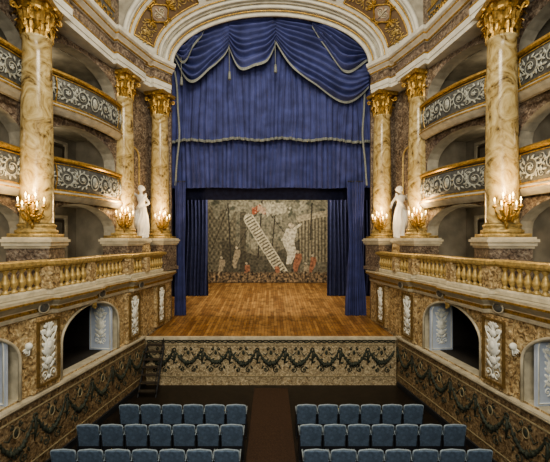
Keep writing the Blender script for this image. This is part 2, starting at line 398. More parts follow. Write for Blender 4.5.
    pl_=[(LOW[0][0]-.31,3.0),(LOW[1][0]-.31,13),(-4.5,15.2),(-5.9,15.2),(-6.8,13.4),(-9.4,4.7),(-9.4,3.0)]
    sg=-side
    n=len(pl_); vs=[(sg*p[0],p[1],3.62) for p in pl_]+[(sg*p[0],p[1],3.9) for p in pl_]
    mb.add(vs,[tuple(range(n)),tuple(range(n,2*n))]+[(i,(i+1)%n,n+(i+1)%n,n+i) for i in range(n)])
    struct('floor_gallery_'+sn,mb,'creamd',label='gallery floor behind the balustrade',cat='floor')
    # balustrade, stepping out at the columns
    R=thing('balustrade','gilt stone balustrade stepping out around the column bases','balustrade',(side*4.8,9,3.87))
    pth=[(x-.12,y) for x,y in LOWS]; pth[-1]=(-4.2,15.15)
    mb=MB().sweep(pth,[(-.12,3.87),(.12,3.87),(.12,3.96),(.09,4.0),(-.12,4.0)],side); part(R,'base_rail',mb,'cream',world=True)
    mb=MB().sweep(pth,[(-.12,4.5),(.1,4.5),(.14,4.55),(.14,4.62),(.1,4.65),(-.12,4.65)],side); part(R,'hand_rail',mb,'goldcream',world=True)
    bal=MB().lathe([(.075,0),(.075,.04),(.045,.06),(.04,.09),(.08,.17),(.085,.22),(.06,.30),(.035,.38),(.035,.41),(.06,.44),(.07,.46),(.07,.5)],10).mesh('baluster','goldcream',True)
    for i in (1,3,5,7):
        x,y=pth[i]; x2,y2=pth[i+1] if i in(1,3,5) else pth[i]
        m=MB().box((-side*((x+x2)/2),(y+y2)/2,4.25),(.34,.30,.5)); part(R,'rail_pedestal',m,'lowwall',world=True)
    for i in range(len(pth)-1):
        p,q=Vector(pth[i]),Vector(pth[i+1]); l=(q-p).length
        if l<.4: continue
        a0,a1=(.28 if i>0 else .1),(.28 if i<len(pth)-2 else .1); n=max(1,round((l-a0-a1)/.205))
        for k in range(n+1):
            c_=p+(q-p)*((a0+(l-a0-a1)*k/n)/l)
            obj('baluster',bal,R,(-side*c_.x-R.location.x,c_.y-R.location.y,4.0-R.location.z))
    # ---------------- upper wall
    a,ang,L,fu=wf(side,UP[0],UP[1]); 
    BAYS=[(1.5,4.95),(5.42,8.4)]
    loops=[[(0,3.9),(L,3.9),(L,10.99),(0,10.99)]]
    for u0,u1 in BAYS:
        u0,u1=sorted((fu(u0),fu(u1)))
        loops.append(arch_loop(u0,u1,3.95,6.2,.8)); loops.append(arch_loop(u0,u1,6.45,8.5,.8)); loops.append(arch_loop(u0,u1,8.85,10.85,.8))
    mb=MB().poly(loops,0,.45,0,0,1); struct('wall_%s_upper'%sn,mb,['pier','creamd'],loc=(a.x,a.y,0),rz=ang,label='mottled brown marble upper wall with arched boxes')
    mb=MB()
    mb.box((L/2,1.9,7.45),(L+.6,.1,7.0),0)
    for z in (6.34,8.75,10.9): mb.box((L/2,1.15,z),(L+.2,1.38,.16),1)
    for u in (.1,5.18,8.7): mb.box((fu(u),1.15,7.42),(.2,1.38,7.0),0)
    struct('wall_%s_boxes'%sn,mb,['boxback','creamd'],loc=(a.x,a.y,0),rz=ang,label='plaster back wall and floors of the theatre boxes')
    for bi,(u0,u1) in enumerate(BAYS):
        for z,e in ((5.75,20),(8.15,13),(10.5,6)):
            if bi==0 and z>10: continue
            pl('box_fill',at(a,ang,fu((u0+u1)/2-.3),-1.1,z),e,(1,.84,.60),.15)  # added fill without a fixture, brightens the box interiors
        for uu in (u0+.95,u1-.8):
            for z in (3.9,6.44,8.86):
                door_n+=1
                mb=MB().box((0,0,.95),(.8,.06,1.9)); 
                mb.box((0,-.04,.5),(.55,.03,.7),1).box((0,-.04,1.4),(.55,.03,.8),1)
                for sx in(-1,1): mb.box((sx*.45,-.02,.98),(.1,.1,1.96),2)
                mb.box((0,-.02,2.0),(1.0,.1,.1),2)
                struct('door_%d'%door_n,mb,['doorwood','doorpanel','creamd'],loc=at(a,ang,fu(uu),-1.78,z),rz=ang,label='panelled door at the back of a box',cat='door')
    for bi,(u0,u1) in enumerate(BAYS):
        for zi,z in enumerate((6.30,8.68)):
            W=u1-u0+.1; uc=fu((u0+u1)/2)
            R=thing('box_parapet','bowed slate-grey box front with silver-grey rinceau and gilt rims','balcony',at(a,ang,uc,.0,z),ang,'theatre box fronts')
            def bow(x):
                t=min(1,abs(2*x/W)); return -.17-.24*max(0,math.cos(t*pi/2))**.8
            path=[(-W/2+W*k/18,bow(-W/2+W*k/18)) for k in range(19)]
            def sw(prof,m=None,mi=0):
                m=m or MB(); vs=[];fs=[]; q=len(prof)
                for i,p in enumerate(path):
                    for oo,zz in prof: vs.append((p[0],p[1]-oo,zz))
                for i in range(len(path)-1):
                    for k in range(q):
                        k2=(k+1)%q; fs.append((i*q+k,i*q+k2,(i+1)*q+k2,(i+1)*q+k))
                fs.append(tuple(range(q))); fs.append(tuple((len(path)-1)*q+k for k in range(q)))
                return m.add(vs,fs,mi)
            swl=lambda zz:.07*math.sin((zz-.15)/.8*pi)
            prof=[(-.16,.1)]+[(swl(q),q) for q in (.1,.25,.4,.55,.7,.85,.95)]+[(-.16,.95)]
            part(R,'parapet_panel',sw(prof),'panel',True)
            m=sw([(-.16,-.12),(-.05,-.12),(.04,-.04),(.10,.03),(.10,.10),(.04,.15),(-.16,.15)]); part(R,'base_moulding',m,'creamd')
            part(R,'gilt_bead',sw([(.03,.15),(.065,.15),(.065,.19),(.03,.19)]),'gold')
            part(R,'gilt_bead',sw([(.09,.04),(.12,.04),(.12,.08),(.09,.08)]),'gold')
            m=sw([(-.16,.94),(.05,.94),(.10,.98),(.10,1.03),(.05,1.07),(-.16,1.07)]); part(R,'top_rail',m,'gold')
            part(R,'gilt_bead',sw([(.0,.875),(.045,.875),(.045,.90),(.0,.90)]),'gold')
            m=MB(); rinceau(m,W*.78,.62,-.0,.014,0,11,True); m.map(lambda x,y,z:(x,y+bow(x)-swl(z+.53)-.022,z+.53)); part(R,'scroll_relief',m,'silver',True)
            for s in(-1,1):
                m=MB(); x0_=s*W*.45; m.ell((0,0,.53),(.07,.03,.18),10,6)
                for k in range(8): leaf2(m,0,.53,2*pi*k/8,.2,.03,0)
                m.map(lambda x,y,z:(x0_+x*.7,bow(x0_+x*.7)+y-swl(z)-.025,z)); part(R,'end_cartouche',m,'silver',True)
                m=MB().tube([(s*W*.405,bow(W*.405)-swl(q)-.02,q) for q in (.17,.3,.45,.6,.75,.88)],.022,6); part(R,'corner_fillet',m,'gold')
    c,an2,L2,fu2=wf(side,(-5.75,13.2),(-5.0,15.2))
    mb=MB().box((L2/2,.2,7.44),(L2,.4,7.08)); struct('wall_%s_niche'%sn,mb,'pier',loc=(c.x,c.y,0),rz=an2,label='brown marble wall between the columns by the stage')
    mb=MB()
    mb.tube([(L2/2-.42,-.03,5.6),(L2/2-.42,-.03,8.3)]+[(L2/2-.42*math.cos(pi*k/10),-.03,8.3+.42*math.sin(pi*k/10)) for k in range(11)]+[(L2/2+.42,-.03,5.6)],.035,6)
    struct('trim_%d'%(3 if side<0 else 4),mb,'goldcream',loc=(c.x,c.y,0),rz=an2,label='moulded niche frame behind the statue',cat='moulding')
    # entablature breaking forward over each column
    base_=[Vector((-6.45,5.0))]+[Vector(q) for q in COLS]+[Vector((-4.22,15.12))]
    EP=[]; IN=.20
    def nrm(d): return Vector((d.y,-d.x))
    d0=(base_[1]-base_[0]).normalized(); p0=base_[0]-nrm(d0)*IN; EP.append((p0.x,p0.y))
    for i in (1,2,3):
        if i<3: d=((base_[i]-base_[i-1]).normalized()+(base_[i+1]-base_[i]).normalized()).normalized()
        else: d=(base_[3]-base_[2]).normalized()
        hw=.42 if i<3 else .36
        cc=base_[i]; nn_=nrm(d)
        seq=[cc-d*hw-nn_*IN,cc-d*(hw-.005),cc+d*(hw-.005),cc+d*hw-nn_*IN]
        if i==3: seq=seq[:2]+[Vector((-4.32,15.12))]
        EP+=[(q.x,q.y) for q in seq]
    R=thing('entablature','grey-cream entablature with gilt bands, stepping forward over the columns','cornice',(side*5.5,11,11.01))
    for nm,pr,mt in (('architrave',[(-.5,11.01),(.36,11.01),(.36,11.14),(.39,11.15),(.39,11.33),(-.5,11.33)],'soffit'),
                     ('frieze',[(-.5,11.33),(.34,11.33),(.34,11.72),(-.5,11.72)],'pier'),
                     ('cornice',[(-.5,11.72),(.39,11.72),(.45,11.80),(.56,11.86),(.56,11.95),(.63,11.99),(.66,12.1),(-.5,12.1)],'soffit'),
                     ('gilt_band',[(.34,11.34),(.395,11.34),(.395,11.385),(.34,11.385)],'gold'),
                     ('gilt_band',[(.39,11.73),(.44,11.73),(.44,11.78),(.39,11.78)],'gold'),
                     ('gilt_band',[(.56,11.88),(.585,11.88),(.585,11.93),(.56,11.93)],'gold')):
        part(R,nm,MB().sweep(EP,pr,side),mt,world=True)
    # ceiling strip behind entablature
    a3,an3,L3,fu3=wf(side,(-6.25,5.0),(-5.40,13.12))
    lo=[[(0,12.11),(L3,12.11),(L3,16),(0,16)]]
    for u in (1.6,4.2,6.7):
        u0,u1=sorted((fu3(u-.95),fu3(u+.95))); lo.append(arch_loop(u0,u1,12.3,14.6,.9))
    mb=MB().poly(lo,0,.35,0,0,1); struct('wall_%s_attic'%sn,mb,['pier','goldcream'],loc=(a3.x,a3.y,0),rz=an3,label='attic wall with arched openings above the cornice')
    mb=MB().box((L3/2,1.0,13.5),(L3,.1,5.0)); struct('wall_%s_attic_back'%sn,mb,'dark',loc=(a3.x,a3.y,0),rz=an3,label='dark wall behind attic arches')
    for u in (1.6,4.2,6.7):
        R=thing('attic_parapet','gilt scrolled parapet in an attic arch','balcony',at(a3,an3,fu3(u),.08,12.12),an3,'attic parapets')
        part(R,'parapet_panel',MB().box((0,0,.35),(1.85,.1,.7)),'panel')
        part(R,'top_rail',MB().box((0,-.0,.74),(1.88,.14,.08)),'gold')
        mb=MB(); rinceau(mb,1.7,.5,-.07,.016,.36); part(R,'scroll_relief',mb,'gold',True)
# ------------------------------------------------------------------ column
def build_column():
    R=thing('column','yellow marble column with gilt Corinthian capital on a moulded pedestal','column',(0,0,3.9),0,'Corinthian columns')
    mb=MB().box((0,0,.5),(.94,.94,1.0)); mb.box((0,0,.07),(1.06,1.06,.14)); part(R,'pedestal_die',mb,'pier')
    mb=MB()
    for z,h,w in((1.0,.06,1.0),(1.06,.09,1.08),(1.15,.07,1.15),(1.22,.05,1.06)): mb.box((0,0,z+h/2),(w,w,h))
    part(R,'pedestal_cap',mb,'cream')
    mb=MB().box((0,0,1.31),(.92,.92,.09)); mb.lathe([(.45,1.355),(.48,1.39),(.47,1.44),(.42,1.46),(.40,1.50),(.43,1.54),(.43,1.57),(.39,1.60)],28); part(R,'column_base',mb,'goldcream',True)
    pr=[(.40,1.60),(.375,1.64)]+[(.375-.055*(t**1.6),1.64+4.50*t) for t in [k/12 for k in range(1,13)]]+[(.35,6.16),(.35,6.21)]
    part(R,'shaft',MB().lathe(pr,32),'col',True)
    mb=MB().lathe([(.33,6.2),(.31,6.3),(.31,6.7),(.36,6.9),(.42,6.98)],20)
    for k in range(8): acanthus(mb,2*pi*k/8,.31,6.20,.34,.14,.11)
    for k in range(8): acanthus(mb,2*pi*(k+.5)/8,.31,6.32,.48,.17,.11)
    for k in range(4):
        a=pi/4+k*pi/2; ca,sa=math.cos(a),math.sin(a)
        pts=[];rs=[]
        for i in range(18):
            t=i/17
            if t<.45: tt=t/.45; r=.34+.17*tt; z=6.55+.36*tt**.7
            else:
                tt=(t-.45)/.55; g=pi/2-tt*3.2*pi*.8; q=.08*(1-tt*.7); r=.51+q*math.cos(g); z=6.83+q*math.sin(g)
            pts.append((r*ca,r*sa,z)); rs.append(.035-.012*t)
        mb.tube(pts,rs,6)
        a=k*pi/2; mb.ell((.42*math.cos(a),.42*math.sin(a),6.98),(.07,.07,.06),8,6)
        acanthus(mb,a,.33,6.5,.38,.10,.05)
    n=40; vs=[];fs=[]
    for z,sc in((6.97,.96),(7.03,1.0),(7.10,1.04)):
        for i in range(n):
            g=2*pi*i/n; q=((g-pi/4)%(pi/2)); e=abs(q-pi/4)/(pi/4)
            r=(.43+.19*e**2.2)*sc; vs.append((r*math.cos(g),r*math.sin(g),z))
    for j in range(2):
        for i in range(n): fs.append((j*n+i,j*n+(i+1)%n,(j+1)*n+(i+1)%n,(j+1)*n+i))
    fs+= [tuple(range(n)),tuple(2*n+i for i in range(n))]; mb.add(vs,fs)
    part(R,'capital',mb,'gold',False)
    return R
CR=build_column()
col_rot=[math.atan2(.58,3.95),math.radians(-12),math.radians(-18)]
def build_sconce():
    R=thing('wall_sconce','gilt candelabrum wall sconce with lit candles on a column','wall sconce',(0,0,0),0,'candelabrum sconces')
    mb=MB().ell((0,-.03,-.02),(.10,.05,.26),12,8); spiral(mb,-.07,-.22,.07,1.3,1,0,-.05,.02); spiral(mb,.07,-.22,.07,1.3,-1,pi,-.05,.02)
    mb.ell((0,-.04,.28),(.06,.03,.10),8,6); mb.ell((0,-.06,-.34),(.04,.04,.1),8,6)
    for k in range(5):
        g=pi*(.1+.2*k); leaf2(mb,0,.2,g,.17,.03,-.06)
    for k in range(6): leaf2(mb,0,-.15,2*pi*k/6+.3,.2,.035,-.1)
    part(R,'backplate',mb,'gold',True)
    tips=[(-.27,-.16,.06),(-.15,-.28,-.04),(0,-.34,.10),(.15,-.28,-.04),(.27,-.16,.06),(-.1,-.2,.17),(.1,-.2,.17)]
    for x,y,z in tips:
        mb=MB(); pts=[]
        for i in range(13):
            t=i/12; pts.append((x*t,-.05+(y+.05)*t,-.12-.17*math.sin(t*pi)+(z+.02)*t**2+.1*t))
        ex,ey,ez=pts[-1]
        mb.tube(pts,[.026-.008*i/12 for i in range(13)],6)
        mb.lathe([(.015,0),(.05,.02),(.058,.05),(.03,.06),(.025,.09)],10,(ex,ey,ez)); leaf2(mb,ex*.6,pts[7][2],.6,.12,.03,ey*.6)
        spiral(mb,ex*.6,pts[7][2]+.05,.05,1.1,1 if x>0 else -1,0,ey*.6,.012,12)
        part(R,'arm',mb,'gold',True)
        part(R,'candle',MB().lathe([(.015,.07),(.015,.16)],8,(ex,ey,ez)),'candle',True)
        part(R,'flame',MB().lathe([(.004,.16),(.02,.185),(.016,.22),(.002,.26)],8,(ex,ey,ez)),'flame',True)
    return R
SC=build_sconce()
fc=True; fs_=True
SCZ=5.80
for side in(-1,1):
    for i,(x,y) in enumerate(COLS):
        rz=(col_rot[i] if side<0 else -col_rot[i])
        X=-side*x
        if side>0 and i==0: X-=.08
        loc=(X,y,3.9)
        if fc: CR.location=loc; CR.rotation_euler=(0,0,rz); fc=False
        else: copy_thing(CR,loc,rz)
        d=Vector((-side*(.35 if i==0 else .5),-1)).normalized()
        loc=(X+d.x*.375,y+d.y*.375,SCZ); rs=math.atan2(d.y,d.x)+pi/2
        if fs_: SC.location=loc; SC.rotation_euler=(0,0,rs); fs_=False
        else: copy_thing(SC,loc,rs)
        pl('candle_light',(loc[0]+d.x*.5,loc[1]+d.y*.5,SCZ+.55),62,(1,.68,.34))
def statue(side,pose):
    x,y=-side*(-4.92),14.12
    a=math.radians(-25)*(-side)
    R=thing('statue_pedestal','moulded cream pedestal carrying a statue beside the column','pedestal',(x,y,3.9),a)
    mb=MB().box((0,0,.06),(.50,.50,.12)).box((0,0,.6),(.42,.42,1.0)); part(R,'pedestal_die',mb,'lowwall')
    mb=MB().box((0,0,1.11),(.46,.46,.06)).box((0,0,1.17),(.52,.52,.06)).box((0,0,1.23),(.46,.46,.06)); part(R,'pedestal_cap',mb,'cream')
    R=thing('statue',pose['label'],'statue',(x,y,5.17),a)
    J=pose['J']; E=pose['E']; RR=pose['R']
    me=bpy.data.meshes.new('figure_body'); me.from_pydata([J[k] for k in J],[],[(list(J).index(p),list(J).index(q)) for p,q in E]); me.materials.append(M['statue'])
    b=obj('figure_body',me,R)
    sk=b.modifiers.new('skin','SKIN'); sk.use_smooth_shade=True
    for i,k in enumerate(J):
        r=RR[k]; me.skin_vertices[0].data[i].radius=(r,r*.85)
        me.skin_vertices[0].data[i].use_root=(k=='pel')
    ss=b.modifiers.new('sub','SUBSURF'); ss.levels=2; ss.render_levels=2
    sh=pose['sh']; mb=MB()
    def fn(u,v):
        g=2*pi*u; z=1.12*(1-v)+.03; rr=(.110+.035*math.sin(v*pi*.6)+.055*v**3)*(1+.16*math.sin(7*g+5*v)*(.3+v)+.08*math.sin(4*g+7*v+1))
        knee=.13*math.exp(-((z-.5)/.22)**2)*max(0,math.cos(g+pi/2+.5*sh))
        return (rr*1.02*math.cos(g)+sh*(.08*math.sin(v*3.0)), (rr*.86+knee)*math.sin(g), z)
    mb.grid(fn,48,24)
    pts=[(-.17,.0,.95),(-.11,-.13,1.0),(.04,-.16,1.12),(.15,-.1,1.33),(.15,.02,1.5),(.05,.12,1.43),(-.12,.12,1.13),(-.18,.03,.96)]
    mb.tube([(p[0]*(sh),p[1],p[2]) for p in pts],[.045,.055,.05,.04,.035,.035,.05,.045],8)
    for k in range(5): mb.tube([(sh*(-.18+.03*k),-.11,.98),(sh*(-.26+.03*k),-.16,.72),(sh*(-.33+.04*k),-.12,.42-.04*k)],[.022,.034,.010],6)
    part(R,'drapery',mb,'statue',True)
    hx,hy,hz=J['head']; mb=MB().ell((hx,hy+.03,hz+.04),(.098,.112,.095),14,10)
    mb.ell((hx,hy+.13,hz+.03),(.05,.05,.05),8,6)
    for k in range(9):
        g=pi*k/8; mb.ell((hx+.095*math.cos(g),hy-.02,hz+.05+.065*math.sin(g)),(.033,.036,.033),7,5)
    part(R,'hair',mb,'statue',True)
    mb=MB().ell((hx,hy-.11,hz-.015),(.016,.028,.028),6,5); mb.ell((hx,hy-.095,hz-.065),(.03,.012,.009),8,4)
    for s in(-1,1): mb.ell((hx+s*.037,hy-.092,hz+.012),(.017,.010,.009),8,4)
    part(R,'face_features',mb,'statue',True)
    for hk in ('handl','handr'):
        h=Vector(J[hk]); e=Vector(J['wri'+hk[-1]]); d=(h-e).normalized(); sd_=d.cross(Vector((0,1,0)))
        if sd_.length<.1: sd_=d.cross(Vector((1,0,0)))
        sd_.normalize()
        for k in range(4):
            q=h+sd_*(.03-.02*k); ln=[.07,.085,.08,.06][k]; nn=d.cross(sd_)
            part(R,'finger',MB().tube([q,q+d*ln*.6,q+d*ln+nn*.02],[.011,.010,.007],6),'statue',True)
        part(R,'thumb',MB().tube([h-d*.02+sd_*.03,h+sd_*.06+d*.02,h+sd_*.065+d*.055],[.012,.011,.008],6),'statue',True)
    R.scale=(1.12,1.12,1.12)
    part(R,'statue_base',MB().lathe([(.20,.0),(.20,.05),(.18,.07),(.1,.08)],16),'statue')
E=[('pel','belly'),('belly','chest'),('chest','neck'),('neck','jaw'),('jaw','head'),('head','crown'),('chest','shl'),('shl','elbl'),('elbl','wril'),('wril','handl'),('chest','shr'),('shr','elbr'),('elbr','wrir'),('wrir','handr'),('pel','hipl'),('hipl','kneel'),('kneel','ankl'),('ankl','toel'),('pel','hipr'),('hipr','kneer'),('kneer','ankr'),('ankr','toer')]
RR=dict(pel=.13,belly=.105,chest=.135,neck=.045,jaw=.06,head=.088,crown=.055,shl=.06,elbl=.042,wril=.029,handl=.034,shr=.06,elbr=.042,wrir=.029,handr=.034,hipl=.09,kneel=.062,ankl=.04,toel=.036,hipr=.09,kneer=.062,ankr=.04,toer=.036)
base=dict(pel=(.05,0,.98),belly=(.01,0,1.12),chest=(-.04,-.02,1.34),neck=(-.03,-.02,1.5),jaw=(.0,-.05,1.57),head=(.015,-.06,1.65),crown=(.03,-.04,1.73),
 hipl=(-.08,0,.9),kneel=(-.12,-.16,.5),ankl=(-.13,.02,.12),toel=(-.15,-.14,.09),hipr=(.13,0,.9),kneer=(.12,-.02,.5),ankr=(.12,.02,.12),toer=(.15,-.14,.09))
p1=dict(base); p1.update(shl=(-.19,-.01,1.45),elbl=(-.42,-.05,1.58),wril=(-.46,-.1,1.84),handl=(-.46,-.11,1.92),shr=(.13,0,1.39),elbr=(.30,.02,1.17),wrir=(.24,-.2,1.04),handr=(.18,-.25,1.05))
statue(-1,dict(label='white marble statue of a draped figure raising one arm',J=p1,E=E,R=RR,sh=1))
p2={k:(-v[0],v[1],v[2]) for k,v in base.items()}; p2.update(head=(-.09,-.07,1.62),jaw=(-.04,-.05,1.56),crown=(-.12,-.05,1.70),shl=(-.15,0,1.40),elbl=(-.34,-.0,1.20),wril=(-.48,-.12,1.08),handl=(-.54,-.15,1.05),shr=(.21,0,1.44),elbr=(.40,-.06,1.28),wrir=(.2,-.22,1.38),handr=(.12,-.22,1.42))
statue(1,dict(label='white marble statue of a draped figure, one hand on chest',J=p2,E=E,R=RR,sh=-1))
# ------------------------------------------------------------------ proscenium
A1,B1,Z1,Y1=4.08,2.05,12.3,15.15
A2,B2,Z2,Y2=5.25,3.15,12.3,13.15
def arcp(th,t,d=0):
    a=A1+(A2-A1)*t; b=B1+(B2-B1)*t; y=Y1+(Y2-Y1)*t
    nx,nz=math.cos(th)/a,math.sin(th)/b; l=math.hypot(nx,nz); nx/=l; nz/=l
    return (a*math.cos(th)-nx*d*.8, y-d*.5, Z1+b*math.sin(th)-nz*d*.8)
R=thing('proscenium_arch','splayed grey-white proscenium arch with layered mouldings and dark gilt-framed panels','arch',(0,14.1,12.3))
mb=MB().grid(lambda u,v:arcp(pi*u,v),72,6); part(R,'arch_soffit',mb,'soffit',True,world=True)
for t,d,r,mt in((0.0,.03,.08,'soffit'),(.07,.03,.03,'gold'),(.14,.03,.075,'soffit'),(.21,.05,.03,'creamd'),(.28,.04,.06,'soffit'),(.335,.03,.022,'gold'),(.90,.02,.03,'gold'),(.95,.03,.05,'soffit'),(1.0,.04,.09,'soffit')):
    mb=MB().tube([arcp(pi*k/72,t,d) for k in range(73)],r,8); part(R,'arch_moulding',mb,mt,True,world=True)
def on_arch(th0,x,y,z): return arcp(th0-x/4.9,.62+z/2.3,-y)
for g0,g1 in ((6,52),(57,123),(128,174)):
    g0,g1=math.radians(g0),math.radians(g1)
    mb=MB().grid(lambda u,v:arcp(g0+(g1-g0)*u,.42+.40*v,.015),36,4); part(R,'sunk_panel',mb,'archpanel',True,world=True)
    lp=[(g0+(g1-g0)*k/30,.42) for k in range(31)]+[(g1-(g1-g0)*k/30,.82) for k in range(31)]+[(g0,.42)]
    mb=MB().tube([arcp(p,q,.03) for p,q in lp],.03,6); part(R,'panel_frame',mb,'gold',True,world=True)
for th0 in (math.radians(29),math.radians(90),math.radians(151)):
    mb=MB().tube([((.50+.05*math.cos(8*pi*k/64))*math.cos(2*pi*k/64),-.05,(.35+.04*math.cos(8*pi*k/64))*math.sin(2*pi*k/64)) for k in range(65)],.04,6)
    for s in(-1,1):
        spiral(mb,s*.68,.10,.12,1.4,s,pi if s>0 else 0,-.05,.022); spiral(mb,s*.68,-.12,.12,1.4,-s,pi if s>0 else 0,-.05,.022)
        for k in range(5): leaf2(mb,s*.60,0,(0 if s>0 else pi)+(k-2)*.5,.34,.035,-.05)
        for q in(-1,1): spiral(mb,s*.20,q*.41,.10,1.3,-s*q,pi/2,-.06,.02)
    mb.map(lambda x,y,z:on_arch(th0,x,y,z)); part(R,'medallion_frame',mb,'gold',True,world=True)
    mb=MB().ell((0,-.03,0),(.48,.03,.34),20,10); mb.map(lambda x,y,z:on_arch(th0,x,y,z)); part(R,'medallion_painting',mb,'paint',True,world=True)
    mb=MB(); spiral(mb,-.2,.02,.12,1.4,1,0,-.07,.018); spiral(mb,.2,.02,.12,1.4,-1,pi,-.07,.018)
    mb.tube([(0,-.07,-.25),(.03,-.08,-.05),(-.02,-.08,.1),(0,-.07,.25)],[.02,.05,.035,.015],8); mb.ell((0,-.08,.19),(.05,.03,.06),10,6)
    for k in range(5): leaf2(mb,0,-.15,pi*(.1+.2*k),.22,.03,-.06)
    mb.map(lambda x,y,z:on_arch(th0,x,y,z)); part(R,'medallion_relief',mb,'cream',True,world=True)
for dg in (13,45,67,113,135,167):
    th0=math.radians(dg); mb=MB(); rinceau(mb,1.15,.72,-.04,.014,0,11,True); mb.map(lambda x,y,z:on_arch(th0,x,y,z)); part(R,'arch_scrollwork',mb,'goldcream',True,world=True)
n=48; lp=[(-7.2,12.12),(-5.25,12.12)]+[(-A2*math.cos(pi*k/n),Z2+B2*math.sin(pi*k/n)) for k in range(n+1)]+[(5.25,12.12),(7.2,12.12),(7.2,16),(-7.2,16)]
struct('wall_spandrel',MB().poly([lp],13.15,13.35),'creamd',label='plaster spandrel wall above the arch')
lp=[(-6.6,0),(-4.12,0),(-4.12,12.3)]+[(-A1*math.cos(pi*k/n),Z1+B1*math.sin(pi*k/n)) for k in range(n+1)]+[(4.12,12.3),(4.12,0),(6.6,0),(6.6,16),(-6.6,16)]
struct('wall_proscenium',MB().poly([lp],15.25,15.4),'pier',label='marbled proscenium wall around the stage opening')
struct('wall_stage_left',MB().box((-6.65,20,8),(.1,9.2,16)),'dark',label='dark side wall of the stage house')
struct('wall_stage_right',MB().box((6.65,20,8),(.1,9.2,16)),'dark',label='dark side wall of the stage house')
struct('wall_stage_back',MB().box((0,24.6,8),(13.4,.1,16)),'dark',label='dark rear wall of the stage house')
struct('ceiling_stage',MB().box((0,20,16.05),(13.4,9.4,.1)),'dark',label='dark stage house roof',cat='ceiling')
# stage
R=thing('stage','raked orange-brown plank stage with painted stone apron front','stage',(0,13,0))
pl2=[(-4.36,12.98),(4.36,12.98),(4.06,15.25),(4.06,15.45),(6.55,15.45),(6.55,24.5),(-6.55,24.5),(-6.55,15.45),(-4.06,15.45),(-4.06,15.25)]
n=len(pl2); vs=[(p[0],p[1],STAGEZ(p[1])) for p in pl2]+[(p[0],p[1],STAGEZ(p[1])-.08) for p in pl2]
mb=MB(); tri=tessellate_polygon([[Vector((p[0],p[1],0)) for p in pl2]])
mb.add(vs,[tuple(t) for t in tri]+[tuple(n+i for i in t) for t in tri]+[(i,(i+1)%n,n+(i+1)%n,n+i) for i in range(n)])
part(R,'stage_floor',mb,'planks',world=True)
part(R,'apron_panel',MB().box((0,13.05,.8),(8.8,.1,1.6)),'apron',world=True)
part(R,'apron_lip',MB().box((0,12.99,1.66),(8.8,.16,.09)),'cream',world=True)
m1,m2=garlands(8.74,-.0,.92,.96,1.45)
f=lambda x,y,z:(x-4.37,12.99+y,z); m1.map(f); m2.map(f)
part(R,'painted_garland',m1,'garl',True,world=True); part(R,'ochre_border',m2,'garlite',world=True)
for ph in (0,pi):
    part(R,'guilloche_band',MB().tube([(-4.36+8.72*k/320,12.985,1.54+.040*math.sin(k*.42+ph)) for k in range(321)],.014,5),'garl',True,world=True)
# stairs
sx0,sx1=-4.30,-3.72; sm=(sx0+sx1)/2
R=thing('stage_stairs','small dark open wooden steps up to the stage','stairs',(sm,12.3,0))
for k in range(7):
    z=1.50*(k+1)/7; y=11.95+.135*k
    part(R,'step',MB().box((sm,y+.07,z-.02),(sx1-sx0,.16,.035)),'step',world=True)
for x in (sx0,sx1):
    mb=MB().add([(x-.02,11.92,.02),(x-.02,12.04,.0),(x-.02,12.86,1.36),(x-.02,12.86,1.5),(x+.02,11.92,.02),(x+.02,12.04,.0),(x+.02,12.86,1.36),(x+.02,12.86,1.5)],[(0,1,2,3),(4,5,6,7),(0,1,5,4),(1,2,6,5),(2,3,7,6),(3,0,4,7)])
    part(R,'stringer',mb,'seatdark',world=True)
part(R,'hand_rail',MB().tube([(sx1,11.96,.1),(sx1,11.96,.6),(sx1,12.82,1.7),(sx1,12.85,1.5)],.012,6),'seatdark',True,world=True)
# ------------------------------------------------------------------ curtains
PX=lambda px,y:(px-271)/370*y
PZ=lambda py,y:5.1+(240-py)/370*y
def pleat(x0,x1,zt,zb,y,amp,npl,seed=0,flare=0,pinch=0):
    def fn(u,v):
        x=x0+(x1-x0)*u; t=zt(x) if callable(zt) else zt; b=zb(x) if callable(zb) else zb
        z=t+(b-t)*v; q=noise.noise(Vector((x*1.3+seed,v*1.3,seed))); q2=noise.noise(Vector((x*.7+seed,3,seed)))
        ph=2*pi*npl*u+4.6*q+4*q2
        return (x+.25*amp*math.sin(2*ph)+flare*v*(u-.5)+pinch*math.sin(v*pi)**2*(.5-u), y-amp*(1+.7*q2)*(math.sin(ph)+.5*math.sin(2.3*ph+seed)), z)
    return fn
arcz=lambda x:Z1+B1*math.sqrt(max(0,1-(x/4.3)**2))+.12
R=thing('house_curtain','gathered blue velvet house curtain raised above the stage opening','curtain',(0,15.95,7.3))
zb=lambda x:PZ(188,16.0)+.02*math.sin(x*2)
part(R,'curtain_panel',MB().grid(pleat(-4.3,4.3,lambda x:arcz(x)*.98,zb,16.0,.06,36,1),460,12),'blue',True,world=True)
R=thing('upper_valance','pleated blue velvet valance edged with silver fringe','curtain',(0,15.70,9.3))
zb2=lambda x:PZ(139,15.70)+.05*math.sin(x*3.1)-.10*(x/4.1)**2
f=pleat(-4.25,4.25,lambda x:arcz(x)*.985,zb2,15.74,.055,28,5)
part(R,'valance_panel',MB().grid(f,420,16),'blue',True,world=True)
part(R,'fringe',MB().grid(lambda u,v:(f(u,1)[0],f(u,1)[1]-.03-.02*math.sin(v*3),f(u,1)[2]+.06-v*.12),420,3),'fringe',True,world=True)
for s in(-1,1):
    mb=MB(); xx=s*4.10; mb.grid(lambda u,v:(xx-s*(u*.08)-s*.18*math.sin(v*pi)-s*.02*math.sin(v*14),15.60-.02*math.sin(u*6),PZ(70,15.5)+(PZ(185,15.5)-PZ(70,15.5))*v),3,50); part(R,'side_fringe',mb,'fringe',True,world=True)
R=thing('swag_valance','draped blue velvet swags with silver fringe and tassels','curtain',(0,15.45,11))
